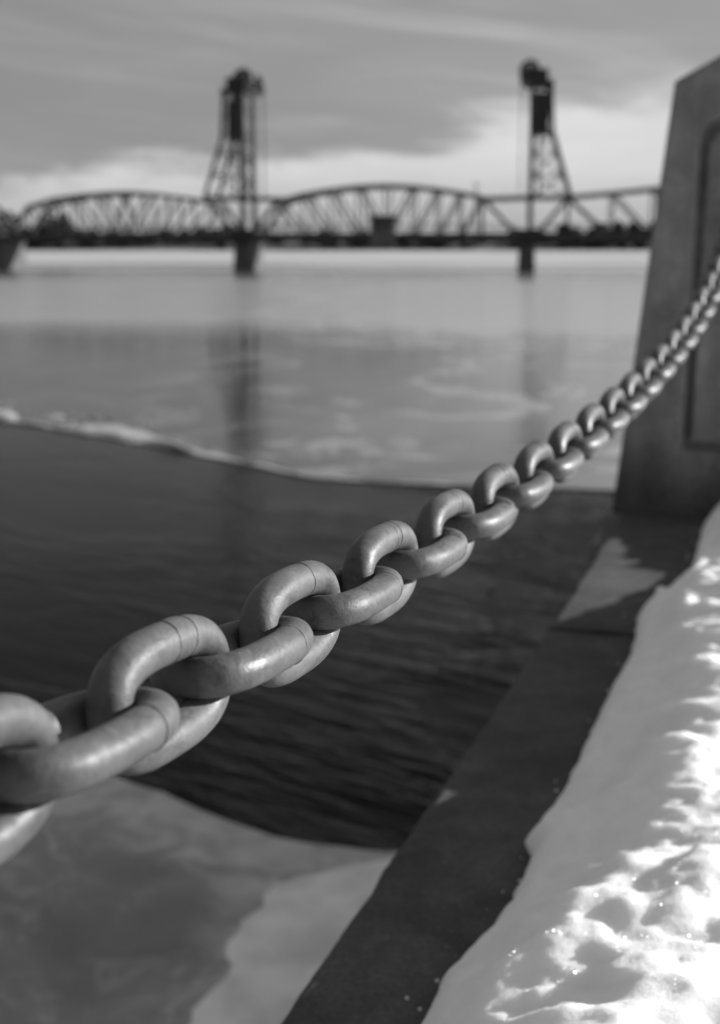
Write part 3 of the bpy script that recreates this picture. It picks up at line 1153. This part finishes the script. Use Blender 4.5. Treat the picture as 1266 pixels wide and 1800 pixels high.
def lift_tower(u0, s, label, top):
    """s = +1: the sloping back legs stand to the right of the upright front legs"""
    root = empty('lift_tower', bp(u0, BW / 2, 4.3), label, 'lift tower', 'lift towers of the bridge')
    zt = top - 2.4
    zk = zt - 6.2                                             # knee of the back leg
    back = [(2.35, zt), (2.75, zk), (5.25, 9.7)]
    def back_u(z):
        for (ua, za), (ub, zb) in zip(back[:-1], back[1:]):
            if zb <= z <= za:
                return ua + (ub - ua) * (za - z) / (za - zb)
        return back[-1][0]
    for w in (0.0, BW):
        beam('front_leg', bp(u0, w, 4.2), bp(u0, w, zt), 0.6, 0.7, NB, M_STEEL, root)
        for (ua, za), (ub, zb) in zip(back[:-1], back[1:]):
            beam('back_leg', bp(u0 + s * ua, w, za), bp(u0 + s * ub, w, zb), 0.46, 0.46, NB, M_STEEL, root)
        levels = [9.7, 12.6, 15.4, 18.0, 20.6, zt - 1.4]
        for z in levels[0:]:
            beam('side_strut', bp(u0, w, z), bp(u0 + s * back_u(z), w, z), 0.17, 0.18, NB, M_STEEL, root)
        beam('inner_leg', bp(u0 + s * 1.1, w, 9.7), bp(u0 + s * 1.1, w, zt), 0.2, 0.24, NB, M_STEEL, root)
        for za, zb in zip(levels[:-1], levels[1:]):
            beam('cross_brace', bp(u0, w, zb), bp(u0 + s * back_u(za), w, za), 0.12, 0.13, NB, M_STEEL, root)
            beam('cross_brace', bp(u0, w, za), bp(u0 + s * back_u(zb), w, zb), 0.12, 0.13, NB, M_STEEL, root)
        beam('portal_strut', bp(u0, w, 9.7), bp(u0 + s * 5.35, w, 9.7), 0.4, 0.5, NB, M_STEELP, root)
        beam('portal_strut', bp(u0 - s * 6.2, w, 9.5), bp(u0, w, 9.7), 0.4, 0.5, NB, M_STEELP, root)
    zs = [9.7, 13.0, 16.3, 19.6, zt - 0.6]
    for k, z in enumerate(zs):
        beam('face_strut', bp(u0, 0.2, z), bp(u0, BW - 0.2, z), 0.24, 0.3, EB, M_STEEL, root)
        beam('face_strut', bp(u0 + s * back_u(z), 0.2, z), bp(u0 + s * back_u(z), BW - 0.2, z), 0.22, 0.26, EB, M_STEEL, root)
        if k < len(zs) - 1:
            for fl in (0, 1):
                beam('cross_brace', bp(u0, 0.2 + (BW - 0.4) * fl, z), bp(u0, 0.2 + (BW - 0.4) * (1 - fl), zs[k + 1]), 0.16, 0.16, EB, M_STEEL, root)
    boxo('pedestal', bp(u0, BW / 2, 4.95), 3.0, BW + 1.0, 1.3, M_DARK, root)
    # machinery deck, sloping back girders, sheaves
    boxo('platform', bp(u0 + s * 0.9, BW / 2, zt + 0.1), 3.6, BW + 1.2, 0.3, M_DARK, root)
    for w in (0.0, BW):
        beam('roof_girder', bp(u0 - s * 0.6, w, zt + 1.9), bp(u0 + s * 2.7, w, zt - 0.6), 0.5, 0.7, NB, M_DARK, root)
        boxo('bearing_block', bp(u0 + s * 0.15, w, zt + 0.6), 1.3, 1.5, 0.8, M_DARK, root)
        boxo('sheave_guard', bp(u0 + s * 1.2, w, zt + 0.9), 1.5, 1.0, 1.5, M_DARK, root)
        sheave(u0 - s * 0.35, w - 0.55, zt + 1.35, 1.2, root)
        sheave(u0 - s * 0.35, w + 0.55, zt + 1.35, 1.2, root)
        for q in (-0.3, 0.3):
            beam('cable', bp(u0 - s * 1.45, w + q, zt + 1.3), bp(u0 - s * 1.45, w + q, 10.2), 0.08, 0.08, NB, M_STEEL, root)
            beam('cable', bp(u0 + s * 0.8, min(max(w, 1.2), BW - 1.2) + q, zt), bp(u0 + s * 0.8, min(max(w, 1.2), BW - 1.2) + q, zk + 5.0), 0.08, 0.08, NB, M_STEEL, root)
    boxo('machinery_housing', bp(u0 + s * 0.7, BW / 2, zt + 0.95), 2.0, 3.2, 1.4, M_DARK, root)
    boxo('counterweight', bp(u0 + s * 1.15, BW / 2, zk + 2.4), 2.1, BW - 2.0, 4.9, M_DARK, root)
    beam('walkway_rail', bp(u0 - s * 0.9, -0.6, zt + 1.15), bp(u0 + s * 2.6, -0.6, zt + 1.15), 0.08, 0.08, NB, M_STEEL, root)
    return root


lift_tower(UR + 0.35, 1, 'right steel lift tower with sloping back legs standing to its right', 26.6)
lift_tower(UL + 0.1, -1, 'left steel lift tower with sloping back legs standing to its left', 26.0)

# lamp mast on the right part of the middle span
mu, mz = br(833, 345)
mast = empty('signal_mast', bp(mu, BW + 0.3, 5.0), 'thin pole rising above the middle span near the right tower', 'mast')
beam('pole', bp(mu, BW + 0.3, 5.0), bp(mu, BW + 0.3, br(833, 316)[1]), 0.18, 0.18, EB, M_STEEL, mast)
beam('crossarm', bp(mu - 0.5, BW + 0.3, br(833, 320)[1]), bp(mu + 0.5, BW + 0.3, br(833, 320)[1]), 0.12, 0.12, K, M_STEEL, mast)

# ------------------------------------------------------------------ far shore
def shore_h(x, y):
    t = max(0.0, (y - 612) / 60)
    n = noise.fractal((x * 0.006, y * 0.004, 0.5), 0.9, 2, 4)
    return -0.6 + 2.2 * min(1, t * 6) + 3.0 * min(1.0, t) + 2.0 * n * min(1, t)
quad_grid('far_shore', [i * 25 - 1500 for i in range(121)], [604 + 12 * j for j in range(6)] + [700, 800, 1000, 1600, 3000], lambda x, y: shore_h(x, y), M_BANK)

rng = random.Random(21)
bm = bmesh.new()
x = -480.0
while x < 430:
    px = 633 + x / 640 * 2545
    dens = 1.0
    hmul = 1.0
    if 470 < px < 900:
        hmul = 0.55
        dens = 0.7
    if px > 985:
        hmul = 1.12
    if px < 140:
        hmul = 1.15
    if rng.random() < dens:
        y = rng.uniform(616, 660)
        h = rng.uniform(3.6, 8.6) * hmul * (0.8 + 0.5 * noise.noise((x * 0.02, 0.7, 0.2)))
        zb = shore_h(x, y)
        rw = rng.uniform(2.2, 4.2)
        mt = Matrix.Translation((x, y, zb + h * 0.5)) @ Matrix.Rotation(rng.random() * 6, 4, 'Z') @ Matrix.Diagonal((rw, rw, h * 0.52, 1))
        r_ = bmesh.ops.create_icosphere(bm, subdivisions=2, radius=1, matrix=mt)
        for vv in r_['verts']:
            vv.co += Vector((rng.uniform(-1, 1), rng.uniform(-1, 1), rng.uniform(-1, 1))) * 0.55
    x += rng.uniform(0.9, 2.4)
o = from_bm('far_wood', bm, M_TREE)
o['kind'] = 'stuff'


def far_tree(px, ytop, label, wpx, y):
    d = ray(px, 424)
    x = d.x / d.y * y
    zb = shore_h(x, y) - 0.2
    ztop = CAM_H + (424 - ytop) / 2500 * y
    h = ztop - zb
    root = empty('tree', (x, y, zb), label, 'tree', 'trees on the far shore')
    rg = random.Random(px)
    beam('trunk', (x, y, zb), (x, y, zb + h * 0.75), 0.5, 0.5, Vector((1, 0, 0)), M_BARK, root)
    bm = bmesh.new()
    wr = wpx / 2500 * y / 2
    for k in range(170):
        a_, rr = rg.random() * 6.28, wr * math.sqrt(rg.random())
        zz = h * (0.25 + 0.75 * rg.random())
        lim = math.sin(PI * (zz / h - 0.1) / 1.0) if zz < h else 0
        rr *= max(0.25, lim)
        s = rg.uniform(0.35, 0.9)
        c = Vector((rr * math.cos(a_), rr * math.sin(a_), zz - s))
        r_ = bmesh.ops.create_icosphere(bm, subdivisions=1, radius=s, matrix=Matrix.Translation(c))
        for vv in r_['verts']:
            vv.co += Vector((rg.uniform(-1, 1), rg.uniform(-1, 1), rg.uniform(-1, 1))) * s * 0.4
    from_bm('crown', bm, M_TREE, root)


far_tree(84, 380, 'dark rounded far tree, left one of a pair behind the left truss span', 46, 622)
far_tree(112, 374, 'dark taller far tree, right one of a pair behind the left truss span', 30, 626)
far_tree(570, 404, 'low dark tree clump seen under the middle span left of the control house', 50, 618)
far_tree(640, 405, 'dark bush close on the left of the control house, far shore', 30, 618)
far_tree(712, 408, 'dark bush close on the right of the control house, far shore', 30, 620)
far_tree(780, 412, 'low bush on the far shore between the control house and the right tower', 40, 620)
far_tree(14, 372, 'dark wide tree on the far shore at the left edge above the stone pier', 66, 624)
